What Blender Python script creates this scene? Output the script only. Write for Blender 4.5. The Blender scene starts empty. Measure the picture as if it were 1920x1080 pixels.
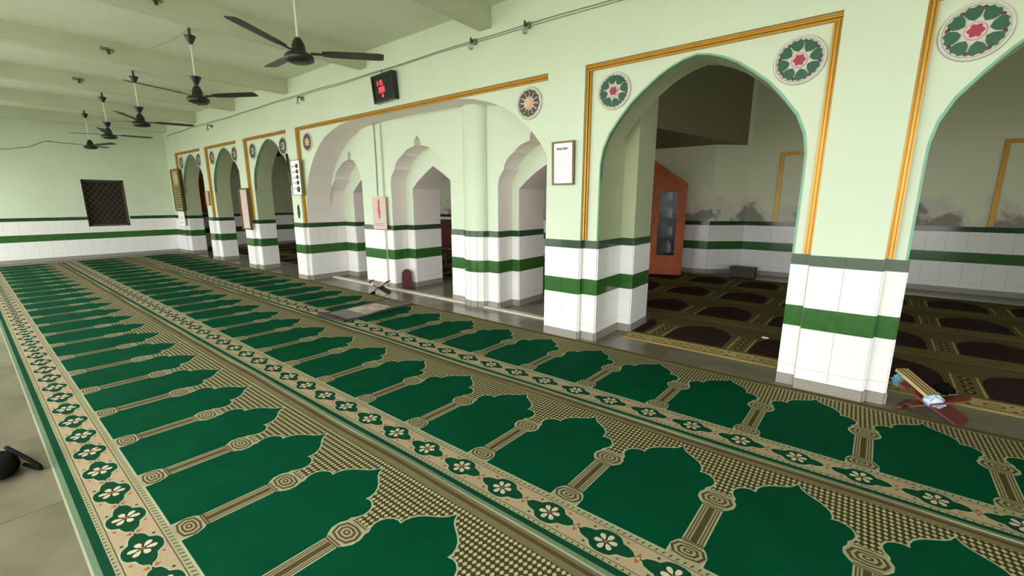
import bpy, math, random
from mathutils import Vector, Matrix
R = math.radians
random.seed(7)
S = bpy.context.scene
COL = S.collection

# ------------------------------------------------------------------ camera
cam_d = bpy.data.cameras.new('camera'); cam = bpy.data.objects.new('camera', cam_d); COL.objects.link(cam)
cam_d.sensor_width = 36.0; cam_d.lens = 808.5/1920*36; cam_d.clip_start = 0.02; cam_d.clip_end = 200
PIT, YAW = 0.1994, 0.9044
cam.location = (0, 0, 1.5)
_f = Vector((-math.cos(YAW)*math.cos(PIT), math.sin(YAW)*math.cos(PIT), -math.sin(PIT)))
cam.rotation_euler = _f.to_track_quat('-Z', 'Y').to_euler()
S.camera = cam
# ------------------------------------------------------------------ daylight and exposure
W = bpy.data.worlds.new('sky'); S.world = W; W.use_nodes = True
bg = W.node_tree.nodes['Background']
bg.inputs[0].default_value = (0.93, 0.97, 1.0, 1); bg.inputs[1].default_value = 2.6
S.view_settings.view_transform = 'Standard'; S.view_settings.look = 'None'
S.view_settings.gamma = 1; S.view_settings.use_curve_mapping = False
S.view_settings.exposure = 1.33

# ------------------------------------------------------------------ materials
def lin(c):
    return tuple(((x/255)/12.92 if x/255 <= .04045 else ((x/255+.055)/1.055)**2.4) for x in c) + (1,)
def mat(name, rgb, rough=.6, metal=0, var=.0, scale=8., bump=0., bscale=60., emit=0, spec=.5, rgb2=None):
    m = bpy.data.materials.new(name); m.use_nodes = True
    nt = m.node_tree; b = nt.nodes['Principled BSDF']
    b.inputs['Base Color'].default_value = lin(rgb); b.inputs['Roughness'].default_value = rough
    b.inputs['Metallic'].default_value = metal; b.inputs['Specular IOR Level'].default_value = spec
    tc = nt.nodes.new('ShaderNodeTexCoord')
    if var or rgb2:
        n = nt.nodes.new('ShaderNodeTexNoise'); n.inputs['Scale'].default_value = scale; n.inputs['Detail'].default_value = 4
        nt.links.new(tc.outputs['Object'], n.inputs['Vector'])
        mx = nt.nodes.new('ShaderNodeMix'); mx.data_type = 'RGBA'
        a = lin(rgb); c = lin(rgb2) if rgb2 else tuple(max(0, x*(1-var)) for x in a[:3])+(1,)
        mx.inputs[6].default_value = a; mx.inputs[7].default_value = c
        rp = nt.nodes.new('ShaderNodeMapRange'); rp.inputs[1].default_value = .35; rp.inputs[2].default_value = .7
        nt.links.new(n.outputs['Fac'], rp.inputs[0]); nt.links.new(rp.outputs[0], mx.inputs[0])
        nt.links.new(mx.outputs[2], b.inputs['Base Color'])
    if bump:
        n2 = nt.nodes.new('ShaderNodeTexNoise'); n2.inputs['Scale'].default_value = bscale; n2.inputs['Detail'].default_value = 3
        nt.links.new(tc.outputs['Object'], n2.inputs['Vector'])
        bp = nt.nodes.new('ShaderNodeBump'); bp.inputs['Strength'].default_value = bump; bp.inputs['Distance'].default_value = .01
        nt.links.new(n2.outputs['Fac'], bp.inputs['Height']); nt.links.new(bp.outputs[0], b.inputs['Normal'])
    if emit:
        b.inputs['Emission Color'].default_value = lin(rgb); b.inputs['Emission Strength'].default_value = emit
    return m
M = {}
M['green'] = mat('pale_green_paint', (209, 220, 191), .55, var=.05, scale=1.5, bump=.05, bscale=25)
M['white_paint'] = mat('offwhite_paint', (236, 224, 218), .6, var=.04, scale=2, bump=.05, bscale=25)
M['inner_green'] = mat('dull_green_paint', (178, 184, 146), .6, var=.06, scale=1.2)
M['olive'] = mat('olive_paint_with_shade', (134, 130, 98), .7, var=.1)  # overhang only: its shade is put into this darker colour
M['ceil'] = mat('ceiling_paint', (214, 220, 192), .7, var=.1, scale=1.1)
M['beam'] = mat('beam_paint', (196, 202, 172), .7, var=.1, scale=1.6)
M['wtile'] = mat('white_glazed_tile', (238, 234, 228), .22, var=.03, scale=3)
M['gtile'] = mat('green_glazed_tile', (54, 100, 44), .16, var=.2, scale=3)
M['dgtile'] = mat('dark_green_glazed_tile', (40, 72, 38), .12, var=.2, scale=3)
M['grout'] = mat('grout', (190, 186, 176), .8)
M['skirt'] = mat('grey_stone_skirting', (150, 143, 130), .4, var=.2, scale=12)
M['gold'] = mat('gold_paint', (196, 144, 44), .36, metal=.35, var=.12, scale=14)
M['teal'] = mat('teal_edge_paint', (116, 172, 136), .5)
M['stone'] = mat('polished_floor_stone', (116, 108, 88), .22, var=.25, scale=2.2, rgb2=(92, 87, 68))
M['marble'] = mat('pale_marble', (208, 198, 178), .35, var=.1, scale=9)
M['pave'] = mat('courtyard_paving', (196, 190, 176), .8, var=.06, scale=2)
M['black'] = mat('black_enamel', (22, 24, 18), .35)
M['darkfan'] = mat('dark_brown_enamel', (34, 34, 22), .4)
M['rod'] = mat('white_rod_paint', (210, 214, 196), .4)
M['grey'] = mat('grey_plastic', (120, 128, 110), .5)
M['cable'] = mat('grey_green_cable', (136, 148, 120), .5)
M['white'] = mat('white_paper', (248, 246, 240), .7)
M['paperp'] = mat('pinkish_paper', (214, 190, 178), .7, var=.1, scale=10)
M['ink'] = mat('printed_ink', (96, 96, 120), .7)
M['red'] = mat('red_print', (200, 80, 70), .6)
M['led'] = mat('red_led', (235, 60, 80), .4, emit=.7)
M['ledbody'] = mat('black_plastic', (24, 30, 22), .25)
M['wood'] = mat('orange_brown_wood', (186, 88, 38), .6, var=.35, scale=6, bump=.05)
M['wood2'] = mat('dark_wood', (44, 24, 16), .7, var=.3, scale=8)
M['redwood'] = mat('red_brown_wood', (112, 46, 32), .7, var=.3, scale=9)
M['maroon'] = mat('maroon_paint', (84, 26, 24), .8, var=.3, scale=20)
M['brown'] = mat('brown_frame', (112, 86, 46), .4, var=.2, scale=10)
M['glass'] = mat('glass', (200, 210, 205), .05); M['glass'].node_tree.nodes['Principled BSDF'].inputs['Transmission Weight'].default_value = .95; M['glass'].node_tree.nodes['Principled BSDF'].inputs['IOR'].default_value = 1.15
M['darkbox'] = mat('dark_box', (66, 58, 36), .6, var=.2)
M['iron'] = mat('brown_iron', (78, 64, 48), .6, var=.2)
M['shade'] = mat('dark_interior', (52, 44, 36), .8)
M['cloth_dark'] = mat('dark_cloth', (12, 11, 8), .9, spec=.08, bump=.3, bscale=50)
M['blue'] = mat('blue_plastic', (120, 176, 200), .35)
M['bluewhite'] = mat('pale_blue_plastic', (206, 220, 240), .3, rgb2=(110, 140, 190), scale=30)
M['cream'] = mat('cream_board', (206, 186, 130), .6, var=.2, scale=14)
# medallions
M['med_white'] = mat('medallion_white', (206, 202, 188), .5, var=.1, scale=30)
M['med_green'] = mat('medallion_green', (36, 88, 56), .35)
M['med_dark'] = mat('medallion_maroon', (92, 42, 44), .4)
M['med_red'] = mat('medallion_red', (160, 44, 60), .4)
M['med_pink'] = mat('medallion_pink', (214, 186, 178), .5)
M['med_brown'] = mat('medallion_brown', (84, 66, 44), .4)
M['med_gold'] = mat('medallion_gold', (222, 176, 110), .4)
# carpet yarns
def yarn(name, rgb, var=.12):
    m = mat(name, rgb, .9, var=var, scale=3.0, bump=.25, bscale=220, spec=.03)
    return m
M['c_green'] = yarn('yarn_green', (3, 68, 41), .2)
M['c_dgreen'] = yarn('yarn_dark_green', (18, 64, 40))
M['c_cream'] = yarn('yarn_cream', (164, 166, 134))
M['c_sage'] = yarn('yarn_sage', (104, 122, 96))
M['c_beige'] = yarn('yarn_beige', (168, 148, 116))
M['c_pale'] = yarn('yarn_pale_sage', (156, 148, 114))
M['c_brown'] = yarn('yarn_brown', (82, 68, 42))
M['c_tan'] = yarn('yarn_tan', (112, 102, 72))
M['c_red'] = yarn('yarn_red', (160, 84, 58))
M['c_flower'] = yarn('yarn_flower', (196, 180, 152))
M['c_tick'] = yarn('yarn_tick', (48, 74, 52))
M['c_maroon'] = yarn('yarn_maroon', (58, 40, 36))
M['c_olive'] = yarn('yarn_olive', (112, 100, 62))
M['c_straw'] = yarn('yarn_straw', (186, 164, 106))
def lattice(name, ca, cb, cell):
    """diagonal weave: rows of small pale buds on a dark ground"""
    m = mat(name, ca, .9, spec=.03); nt = m.node_tree; b = nt.nodes['Principled BSDF']
    tc = nt.nodes.new('ShaderNodeTexCoord'); sx = nt.nodes.new('ShaderNodeSeparateXYZ'); nt.links.new(tc.outputs['Object'], sx.inputs[0])
    def mth(op, a, b_=None):
        n = nt.nodes.new('ShaderNodeMath'); n.operation = op
        for i, v in enumerate((a, b_)):
            if v is None: continue
            if isinstance(v, (int, float)): n.inputs[i].default_value = v
            else: nt.links.new(v, n.inputs[i])
        return n.outputs[0]
    k = 2*math.pi/cell
    p = mth('SINE', mth('MULTIPLY', mth('ADD', sx.outputs[0], mth('MULTIPLY', sx.outputs[1], .8)), k))
    q = mth('SINE', mth('MULTIPLY', mth('SUBTRACT', sx.outputs[0], mth('MULTIPLY', sx.outputs[1], .8)), k))
    s = mth('MULTIPLY', p, q)
    mr = nt.nodes.new('ShaderNodeMapRange'); mr.inputs[1].default_value = 0.0; mr.inputs[2].default_value = .42; nt.links.new(s, mr.inputs[0])
    mx = nt.nodes.new('ShaderNodeMix'); mx.data_type = 'RGBA'; mx.inputs[6].default_value = lin(cb); mx.inputs[7].default_value = lin(ca)
    nt.links.new(mr.outputs[0], mx.inputs[0]); nt.links.new(mx.outputs[2], b.inputs['Base Color'])
    return m
M['c_lattice'] = lattice('yarn_lattice', (172, 166, 124), (64, 56, 32), .05)
M['c_lattice2'] = lattice('yarn_lattice_olive', (120, 108, 70), (84, 74, 44), .05)
# back wall: damp plaster with flaking grey blotches low down
def stained():
    m = mat('damp_green_plaster', (232, 233, 198), .65); nt = m.node_tree; b = nt.nodes['Principled BSDF']
    tc = nt.nodes.new('ShaderNodeTexCoord'); n = nt.nodes.new('ShaderNodeTexNoise'); n.inputs['Scale'].default_value = 2.3; n.inputs['Detail'].default_value = 7
    nt.links.new(tc.outputs['Object'], n.inputs['Vector'])
    sx = nt.nodes.new('ShaderNodeSeparateXYZ'); nt.links.new(tc.outputs['Object'], sx.inputs[0])
    h = nt.nodes.new('ShaderNodeMapRange'); h.inputs[1].default_value = 1.2; h.inputs[2].default_value = 1.75; h.inputs[3].default_value = .62; h.inputs[4].default_value = .2
    nt.links.new(sx.outputs[2], h.inputs[0])
    ad = nt.nodes.new('ShaderNodeMath'); ad.operation = 'ADD'; nt.links.new(n.outputs['Fac'], ad.inputs[0]); nt.links.new(h.outputs[0], ad.inputs[1])
    pale = nt.nodes.new('ShaderNodeMapRange'); pale.inputs[1].default_value = .88; pale.inputs[2].default_value = 1.0; nt.links.new(ad.outputs[0], pale.inputs[0])
    dk = nt.nodes.new('ShaderNodeMapRange'); dk.inputs[1].default_value = 1.05; dk.inputs[2].default_value = 1.12; nt.links.new(ad.outputs[0], dk.inputs[0])
    m1 = nt.nodes.new('ShaderNodeMix'); m1.data_type = 'RGBA'; m1.inputs[6].default_value = lin((232, 233, 198)); m1.inputs[7].default_value = lin((222, 214, 196)); nt.links.new(pale.outputs[0], m1.inputs[0])
    m2 = nt.nodes.new('ShaderNodeMix'); m2.data_type = 'RGBA'; m2.inputs[7].default_value = lin((150, 143, 128)); nt.links.new(dk.outputs[0], m2.inputs[0]); nt.links.new(m1.outputs[2], m2.inputs[6])
    nt.links.new(m2.outputs[2], b.inputs['Base Color'])
    return m
M['stain'] = stained()

# ------------------------------------------------------------------ mesh helpers
class MB:
    def __init__(s): s.v = []; s.f = []; s.mi = []; s.mats = []
    def _m(s, m):
        if m not in s.mats: s.mats.append(m)
        return s.mats.index(m)
    def poly(s, pts, m):
        n = len(s.v); s.v += [tuple(p) for p in pts]; s.f.append(tuple(range(n, n+len(pts)))); s.mi.append(s._m(m))
    def box(s, x0, x1, y0, y1, z0, z1, m, T=None):
        P = [(x0,y0,z0),(x1,y0,z0),(x1,y1,z0),(x0,y1,z0),(x0,y0,z1),(x1,y0,z1),(x1,y1,z1),(x0,y1,z1)]
        if T is not None: P = [tuple(T @ Vector(p)) for p in P]
        n = len(s.v); s.v += P; k = s._m(m)
        for f in ((3,2,1,0),(4,5,6,7),(0,1,5,4),(1,2,6,5),(2,3,7,6),(3,0,4,7)):
            s.f.append(tuple(n+i for i in f)); s.mi.append(k)
        return s
    def prism(s, pts, z0, z1, m, T=None):
        """closed outline (x, y), counter-clockwise, extruded from z0 to z1"""
        n = len(s.v); c = len(pts); P = [(x,y,z0) for x,y in pts]+[(x,y,z1) for x,y in pts]
        if T is not None: P = [tuple(T @ Vector(p)) for p in P]
        s.v += P; k = s._m(m)
        s.f.append(tuple(n+i for i in reversed(range(c)))); s.f.append(tuple(n+c+i for i in range(c))); s.mi += [k, k]
        for i in range(c):
            j = (i+1) % c; s.f.append((n+i, n+j, n+c+j, n+c+i)); s.mi.append(k)
        return s
    def lathe(s, prof, m, seg=20, T=None):
        n = len(s.v); k = s._m(m); c = len(prof)
        for i in range(seg):
            a = 2*math.pi*i/seg
            for r, z in prof:
                p = Vector((r*math.cos(a), r*math.sin(a), z)); s.v.append(tuple(T @ p if T is not None else p))
        for i in range(seg):
            j = (i+1) % seg
            for q in range(c-1):
                s.f.append((n+i*c+q, n+j*c+q, n+j*c+q+1, n+i*c+q+1)); s.mi.append(k)
        for q in (0, c-1):
            if prof[q][0] > 1e-4:
                l = [n+i*c+q for i in range(seg)]; s.f.append(tuple(l if q else reversed(l))); s.mi.append(k)
        return s
    def tube(s, pts, r, m, seg=6):
        pts = [Vector(p) for p in pts]; n = len(s.v); k = s._m(m)
        for i, p in enumerate(pts):
            d = (pts[min(i+1, len(pts)-1)] - pts[max(i-1, 0)]).normalized()
            u = d.orthogonal().normalized() if i == 0 else (u - d*u.dot(d)).normalized()
            w = d.cross(u)
            for q in range(seg):
                a = 2*math.pi*q/seg; s.v.append(tuple(p + (u*math.cos(a)+w*math.sin(a))*r))
        for i in range(len(pts)-1):
            for q in range(seg):
                t = (q+1) % seg; s.f.append((n+i*seg+q, n+i*seg+t, n+(i+1)*seg+t, n+(i+1)*seg+q)); s.mi.append(k)
        s.f.append(tuple(n+q for q in reversed(range(seg)))); s.f.append(tuple(n+(len(pts)-1)*seg+q for q in range(seg))); s.mi += [k, k]
        return s
    def build(s, name, parent=None, smooth=False, loc=None, rot=None):
        me = bpy.data.meshes.new(name); me.from_pydata(s.v, [], s.f)
        for m in s.mats: me.materials.append(M[m])
        me.polygons.foreach_set('material_index', s.mi)
        if smooth: me.polygons.foreach_set('use_smooth', [True]*len(s.f))
        me.update()
        o = bpy.data.objects.new(name, me); COL.objects.link(o)
        if parent is not None: o.parent = parent
        if loc is not None: o.location = loc
        if rot is not None: o.rotation_euler = rot
        return o
def tag(o, label=None, cat=None, group=None, kind=None):
    if label: o['label'] = label
    if cat: o['category'] = cat
    if group: o['group'] = group
    if kind: o['kind'] = kind
    return o
def empty(name, loc=(0,0,0), rz=0, label=None, cat=None, group=None, kind=None):
    o = bpy.data.objects.new(name, None); COL.objects.link(o); o.location = loc; o.rotation_euler = (0, 0, rz); o.empty_display_size = .1
    return tag(o, label, cat, group, kind)
def copy_tree(o, parent=None):
    c = o.copy(); COL.objects.link(c)
    if parent is not None: c.parent = parent
    for ch in list(o.children): copy_tree(ch, c)
    return c
def struct(name, mb, label=None, **k): return tag(mb.build(name, **k), label, None, None, 'structure')
# shared unit box for the tiles
def unit_box(name, m):
    b = MB(); e = .06
    b.box(-.5,.5,0,1,-.5,.5,m); me = bpy.data.meshes.new(name); me.from_pydata(b.v, [], b.f); me.materials.append(M[m]); return me
UT = {k: unit_box(k, k) for k in ('wtile', 'gtile', 'dgtile', 'skirt')}
ROWS = [(0, .088, 'skirt', 'skirting_tile', .02), (.088, .175, 'wtile', 'white_tile', .012), (.175, .507, 'wtile', 'white_tile', .012),
        (.507, .675, 'gtile', 'green_tile', .012), (.675, 1.005, 'wtile', 'white_tile', .012), (1.005, 1.09, 'dgtile', 'dark_green_tile', .012)]
def clad(parent, p0, p1, w=.23, rows=ROWS, zmin=0, zmax=9):
    """tiles on the vertical face from p0 to p1 (plan); the face looks to the right of p0->p1"""
    a = Vector(p0); b = Vector(p1); L = (b-a).length; d = (b-a)/L; nrm = Vector((d.y, -d.x))
    n = max(1, round(L/w)); s = L/n; ang = math.atan2(d.y, d.x)
    for z0, z1, mk, nm, th in rows:
        if z0 < zmin-.001 or z1 > zmax+.001: continue
        k = n if mk != 'skirt' else max(1, round(L/.6)); q = L/k
        for i in range(k):
            c = a + d*(q*(i+.5))
            o = bpy.data.objects.new(nm, UT[mk]); COL.objects.link(o); o.parent = parent
            o.location = (c.x, c.y, (z0+z1)/2); o.rotation_euler = (0, 0, ang+math.pi)
            o.scale = (q-.002, th, z1-z0-.002)

# ------------------------------------------------------------------ room shell
YF, YP = 4.03, 4.09           # pilaster face, recessed arch panel face
ZC = 3.62
f = MB(); f.box(-17, 7, -1.6, 10.3, -.15, -.006, 'stone'); floor = struct('floor', f)
ub = MB(); ub.box(-.5, .5, -.5, .5, -.02, 0, 'stone'); slab = None
def slabs(x0, x1, y0, y1, nx, ny):
    global slab
    for i in range(nx):
        for j in range(ny):
            if slab is None: slab = ub.build('floor_slab', floor); o = slab
            else: o = slab.copy(); COL.objects.link(o)
            a, c = (x1-x0)/nx, (y1-y0)/ny
            o.location = (x0+a*(i+.5), y0+c*(j+.5), 0); o.scale = (a-.004, c-.004, 1)
slabs(-16, 6, -1.3, .42, 22, 2); slabs(-16, 6, .42, 4.0, 4, 1); slabs(-16, 6, 4.0, 4.66, 18, 1); slabs(-16, 6, 4.66, 10.2, 6, 2)
g = MB(); g.box(-40, 30, -30, -1.6, -.3, -.06, 'pave'); struct('pavement', g, 'pale courtyard paving outside the open side of the hall')
# floor slab joints on the open strip
ce = MB(); ce.box(-16.1, 7, -1.6, 4.1, ZC, ZC+.25, 'ceil'); ceiling = struct('ceiling', ce)
for k in range(-3, 6):
    x = -3.46-2.41*k
    b = MB(); b.box(x-.17, x, -1.5, YF, ZC-.225, ZC+.02, 'beam'); b.build('beam', ceiling)
# arch outlines: half profiles (dx, z) from springing to crown
A = [(.858,0),(.858,1.70),(.855,1.86),(.83,2.0),(.77,2.14),(.66,2.285),(.56,2.40),(.46,2.485),(.32,2.59),(.22,2.645),(.11,2.688),(0,2.71)]
BIG = [(2.80,0),(2.80,1.30),(2.76,1.6),(2.70,1.78),(2.61,1.96),(2.50,2.12),(2.38,2.26),(2.2,2.42),(2.0,2.55),(1.75,2.645),(1.5,2.71),(1.2,2.75),(.8,2.775),(.4,2.785),(0,2.79)]
def full(h, c): return [(c-dx, z) for dx, z in h] + [(c+dx, z) for dx, z in reversed(h[:-1])]
def arch_bay(mb, x0, x1, y0, y1, top, pts, mf, ms, mb_=None):
    """wall panel x0..x1 with an arched opening (pts run left foot -> crown -> right foot)"""
    mb_ = mb_ or mf
    L, Rr = pts[0][0], pts[-1][0]
    for a, b in ((x0, L), (Rr, x1)):
        if b-a < 1e-4: continue
        mb.poly([(a,y0,0),(b,y0,0),(b,y0,top),(a,y0,top)], mf); mb.poly([(b,y1,0),(a,y1,0),(a,y1,top),(b,y1,top)], mb_)
    for (xa, za), (xb, zb) in zip(pts, pts[1:]):
        if xb-xa > 1e-6:
            mb.poly([(xa,y0,za),(xb,y0,zb),(xb,y0,top),(xa,y0,top)], mf); mb.poly([(xb,y1,zb),(xa,y1,za),(xa,y1,top),(xb,y1,top)], mb_)
        mb.poly([(xa,y0,za),(xa,y1,za),(xb,y1,zb),(xb,y0,zb)], ms)
CEN = {'A5': 1.188, 'A4': -1.222, 'A3': -9.43, 'A2': -11.78, 'A1': -14.10}
XB = -5.32
FR = {'A5': (.20, 2.18), 'A4': (-2.255, -.235), 'BIG': (-8.18, -2.69), 'A3': (-10.50, -8.53), 'A2': (-12.85, -10.87), 'A1': (-15.18, -13.15)}
XL = -15.92
w = MB()
edges = [('A1', XL, -13.06), ('A2', -13.06, -10.7), ('A3', -10.7, -8.345), ('BIG', -8.345, -2.30), ('A4', -2.30, 0), ('A5', 0, 2.45)]
for k, x0, x1 in edges:
    if k == 'BIG': arch_bay(w, x0, x1, YP, 4.56, ZC, full(BIG, XB), 'green', 'white_paint', 'inner_green')
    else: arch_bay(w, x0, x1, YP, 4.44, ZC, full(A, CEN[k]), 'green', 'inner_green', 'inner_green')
w.box(2.45, 7, YP, 4.44, 0, ZC, 'green')
w.poly([(-2.30,4.44,0),(-2.30,4.56,0),(-2.30,4.56,ZC),(-2.30,4.44,ZC)], 'inner_green')
w.poly([(-8.345,4.56,0),(-8.345,4.44,0),(-8.345,4.44,ZC),(-8.345,4.56,ZC)], 'inner_green')
w.box(XL, 7, YF, YP+.001, 2.80, ZC, 'green')                 # upper wall, flush with the pilasters
w.box(-16.0, 7, 4.40, 4.50, ZC, 4.6, 'inner_green')
wall = struct('wall_right', w)
PIL = [(XL, -15.18), (-13.15, -12.85), (-10.87, -10.50), (-8.53, -8.18), (-2.69, -2.255), (-.235, .20), (2.18, 2.7)]
for a, b in PIL:
    p = MB(); p.box(a, b, YF, YP+.001, 0, 2.80, 'green'); p.build('pilaster', wall)
    clad(wall, (a, YF), (b, YF))
    if b < 2.5: clad(wall, (b, YF), (b, YP))
for k in ('A1', 'A2', 'A3', 'A4', 'A5'):
    c = CEN[k]; x0, x1 = FR[k]
    clad(wall, (x0+.01, YP), (c-.858, YP), .16); clad(wall, (c+.858, YP), (x1-.005, YP), .16)
    clad(wall, (c-.858, YP), (c-.858, 4.66 if k == 'A4' else 4.44), .2)
    e = MB()
    pts = [(c-.8581, 1.09)] + full(A, c)[1:-1] + [(c+.8581, 1.09)]
    for (xa, za), (xb, zb) in zip(pts, pts[1:]):
        ca, cb = ((xa-c)*.965+c, za-.0), ((xb-c)*.965+c, zb-.0)
        ia = (c+(xa-c)*1.016, za+.015*(za > 1.8)); ib = (c+(xb-c)*1.016, zb+.015*(zb > 1.8))
        e.poly([(xa,YP-.006,za),(xb,YP-.006,zb),(ib[0],YP-.006,ib[1]),(ia[0],YP-.006,ia[1])], 'teal')
        e.poly([(xa,YP-.006,za),(xa,YP+.05,za),(xb,YP+.05,zb),(xb,YP-.006,zb)], 'teal')
    e.build('arch_edging', wall)
clad(wall, (FR['BIG'][0]+.01, YP), (XB-2.80, YP), .16)
clad(wall, (XB-2.80, YP), (XB-2.80, 4.84), .2)
rp = MB(); rp.box(-2.30, CEN['A4']-.858, 4.44, 4.66, 0, 4.4, 'inner_green'); rp.box(-2.45, -1.925, 4.66, 5.15, 0, 4.4, 'inner_green'); rp.build('rear_pier', wall)
clad(wall, (-2.08, 4.66), (-1.925, 4.66), .16); clad(wall, (-1.925, 4.66), (-1.925, 5.15), .2)
# gold mouldings round every arch
def moulding(mb, x0, x1, z0, z1):
    for q, (d0, d1, h) in enumerate(((0,.012,.016),(.012,.020,.004),(.020,.034,.034),(.034,.041,.006),(.041,.052,.020))):
        if x1-x0 > z1-z0: mb.box(x0, x1, YP-h-.012, YP, z1-d1, z1-d0, 'gold')
        else: mb.box(x0+d0, x0+d1, YP-h-.012, YP, z0, z1, 'gold')
for i, k in enumerate(('A5', 'A4', 'BIG', 'A3', 'A2', 'A1')):
    x0, x1 = FR[k]
    t = empty('trim_%d' % (i+1), kind='structure')
    h = MB(); moulding(h, x0, x1, 2.74, 2.80); h.build('moulding_bar', t)
    h = MB(); moulding(h, x0, x0+.052, 1.095, 2.748); h.build('moulding_bar', t)
    if k != 'BIG': h = MB(); moulding(h, x1-.052, x1, 1.095, 2.748); h.build('moulding_bar', t)

# inner mihrab screen
sc = MB()
OUT_M = [(.71,0),(.71,1.80),(.685,1.90),(.62,1.97),(.585,2.00),(.575,2.06),(.52,2.13),(.44,2.19),(.37,2.215),(.34,2.25),(.24,2.30),(.13,2.325),(.065,2.335),(.06,2.40),(.10,2.43),(0,2.49)]
def scale_x(h, s, dz=0): return [(dx*s, z+(dz if z > 1 else 0)) for dx, z in h]
# keep outlines single valued in x
OUT_M = [(.71,0),(.71,1.80),(.685,1.90),(.62,1.97),(.585,2.00),(.575,2.06),(.52,2.13),(.44,2.19),(.37,2.215),(.34,2.25),(.24,2.30),(.13,2.325),(.075,2.335),(.07,2.41),(0,2.49)]
INN_M = [(.53,0),(.53,1.70),(.40,1.81),(.2,1.94),(0,2.05)]
SIDE_O = scale_x(OUT_M, .82, -.10); SIDE_I = [(.46,0),(.46,1.66),(.33,1.77),(.17,1.88),(0,1.97)]
cM, cR, cL = -5.44, -3.24, -7.31
SIDE_L = [(cL-dx*1.14, z) for dx, z in SIDE_O] + [(cL+dx*.62, z) for dx, z in reversed(SIDE_O[:-1])]
SIDE_L[0] = (-8.119, 0); SIDE_L[1] = (-8.119, 1.70); SIDE_L[2] = (-8.0, 1.78)
for a, b, ho, hi, c in ((-8.3, -6.5, None, SIDE_I, cL), (-6.5, -4.3, OUT_M, INN_M, cM), (-4.3, -2.5, SIDE_O, SIDE_I, cR)):
    arch_bay(sc, a, b, 4.555, 4.86, ZC, full(ho, c) if ho else SIDE_L, 'green', 'white_paint')
    arch_bay(sc, a, b, 4.86, 5.47, ZC, full(hi, c), 'green', 'white_paint', 'inner_green')
sc.poly([(-2.5,4.555,0),(-2.5,5.47,0),(-2.5,5.47,ZC),(-2.5,4.555,ZC)], 'inner_green')
sc.poly([(-8.3,5.47,0),(-8.3,4.555,0),(-8.3,4.555,ZC),(-8.3,5.47,ZC)], 'inner_green')
screen = struct('wall_mihrab', sc)
pa = MB(); pa.box(-6.92, -6.32, 4.515, 4.556, 0, 2.74, 'green'); pa.build('pilaster', screen)
pb = MB()
cx = -4.22
pb.prism([(cx+.21*math.cos(math.pi+math.pi*i/12), 4.556+.13*math.sin(math.pi+math.pi*i/12)) for i in range(13)], 0, 2.76, 'green'); pbo = pb.build('half_column', screen, smooth=False)
prev = None
for i in range(7):
    a = math.pi+math.pi*i/6; p = (cx+.21*math.cos(a), 4.556+.13*math.sin(a))
    if prev: clad(screen, prev, p, .2)
    prev = p
for p0, p1, ww in (((-6.92,4.515),(-6.32,4.515),.2), ((-6.32,4.556),(cM-.71,4.556),.2), ((cM-.71,4.556),(cM-.71,4.86),.16), ((cM-.71,4.86),(cM-.53,4.86),.18), ((cM-.53,4.86),(cM-.53,5.47),.2),
               ((cM+.53,4.86),(cM+.71,4.86),.18), ((cM+.71,4.556),(cx-.21,4.556),.2), ((cx+.21,4.556),(cR-.58,4.556),.2), ((cR-.58,4.556),(cR-.58,4.86),.16), ((cR-.58,4.86),(cR-.46,4.86),.16), ((cR-.46,4.86),(cR-.46,5.47),.2),
               ((-8.12,4.86),(cL-.46,4.86),.2), ((cL-.46,4.86),(cL-.46,5.47),.2)):
    clad(screen, p0, p1, ww)
th = MB(); th.box(-8.11, -2.75, 4.47, 4.56, 0, .018, 'marble'); struct('trim_7', th)

# far end wall with its grilled window
WX = XL
wy0, wy1, wz0, wz1 = 2.13, 2.99, .83, 2.05
fw = MB()
for y0, y1, z0, z1 in ((-1.6, wy0, 0, ZC+.2), (wy1, 4.6, 0, ZC+.2), (wy0, wy1, 0, wz0), (wy0, wy1, wz1, ZC+.2)): fw.box(WX-.25, WX, y0, y1, z0, z1, 'green')
wl = struct('wall_left', fw)
clad(wl, (WX, -1.6), (WX, wy0-.0), .25); clad(wl, (WX, wy1), (WX, YF), .25)
clad(wl, (WX, wy0), (WX, wy1), .25, zmax=.7)
t_ = [(.675, wz0, 'wtile', 'white_tile', .012)]; clad(wl, (WX, wy0), (WX, wy1), .25, rows=t_)
win = empty('window_1', (WX, (wy0+wy1)/2, wz0), kind='structure')
fr = MB(); d = (wy1-wy0)/2; H = wz1-wz0
for y0, y1, z0, z1 in ((-d, -d+.05, 0, H), (d-.05, d, 0, H), (-d, d, 0, .05), (-d, d, H-.05, H)): fr.box(-.14, -.08, y0, y1, z0, z1, 'iron')
fr.build('window_frame', win)
sh = MB(); sh.box(-.24, -.2, -d, d, 0, H, 'shade'); sh.build('window_panel', win)  # flat dark sheet; shade behind the grille put into its colour
gr = MB(); n = 9
for sgn in (1, -1):
    for i in range(-8, 9):
        y = i*.12
        pts = []
        for s_ in (0, 1):
            z = s_*H; pts.append((y+sgn*(z-H/2)*.75, z))
        (ya, za), (yb, zb) = pts
        def clip(p, q):
            (y1_, z1_), (y2_, z2_) = p, q
            if abs(y1_) > d: t = ((d if y1_ > 0 else -d)-y1_)/(y2_-y1_) if y2_ != y1_ else 2; return (y1_+t*(y2_-y1_), z1_+t*(z2_-z1_), 0 <= t <= 1)
            return (y1_, z1_, True)
        a1 = clip((ya, za), (yb, zb)); b1 = clip((yb, zb), (ya, za))
        if a1[2] and b1[2] and abs(a1[1]-b1[1]) > .05:
            gr.tube([(-.105+sgn*.006, a1[0], a1[1]), (-.105+sgn*.006, b1[0], b1[1])], .008, 'iron', 4)
tag(gr.build('window_grille', win), kind='stuff')
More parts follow.
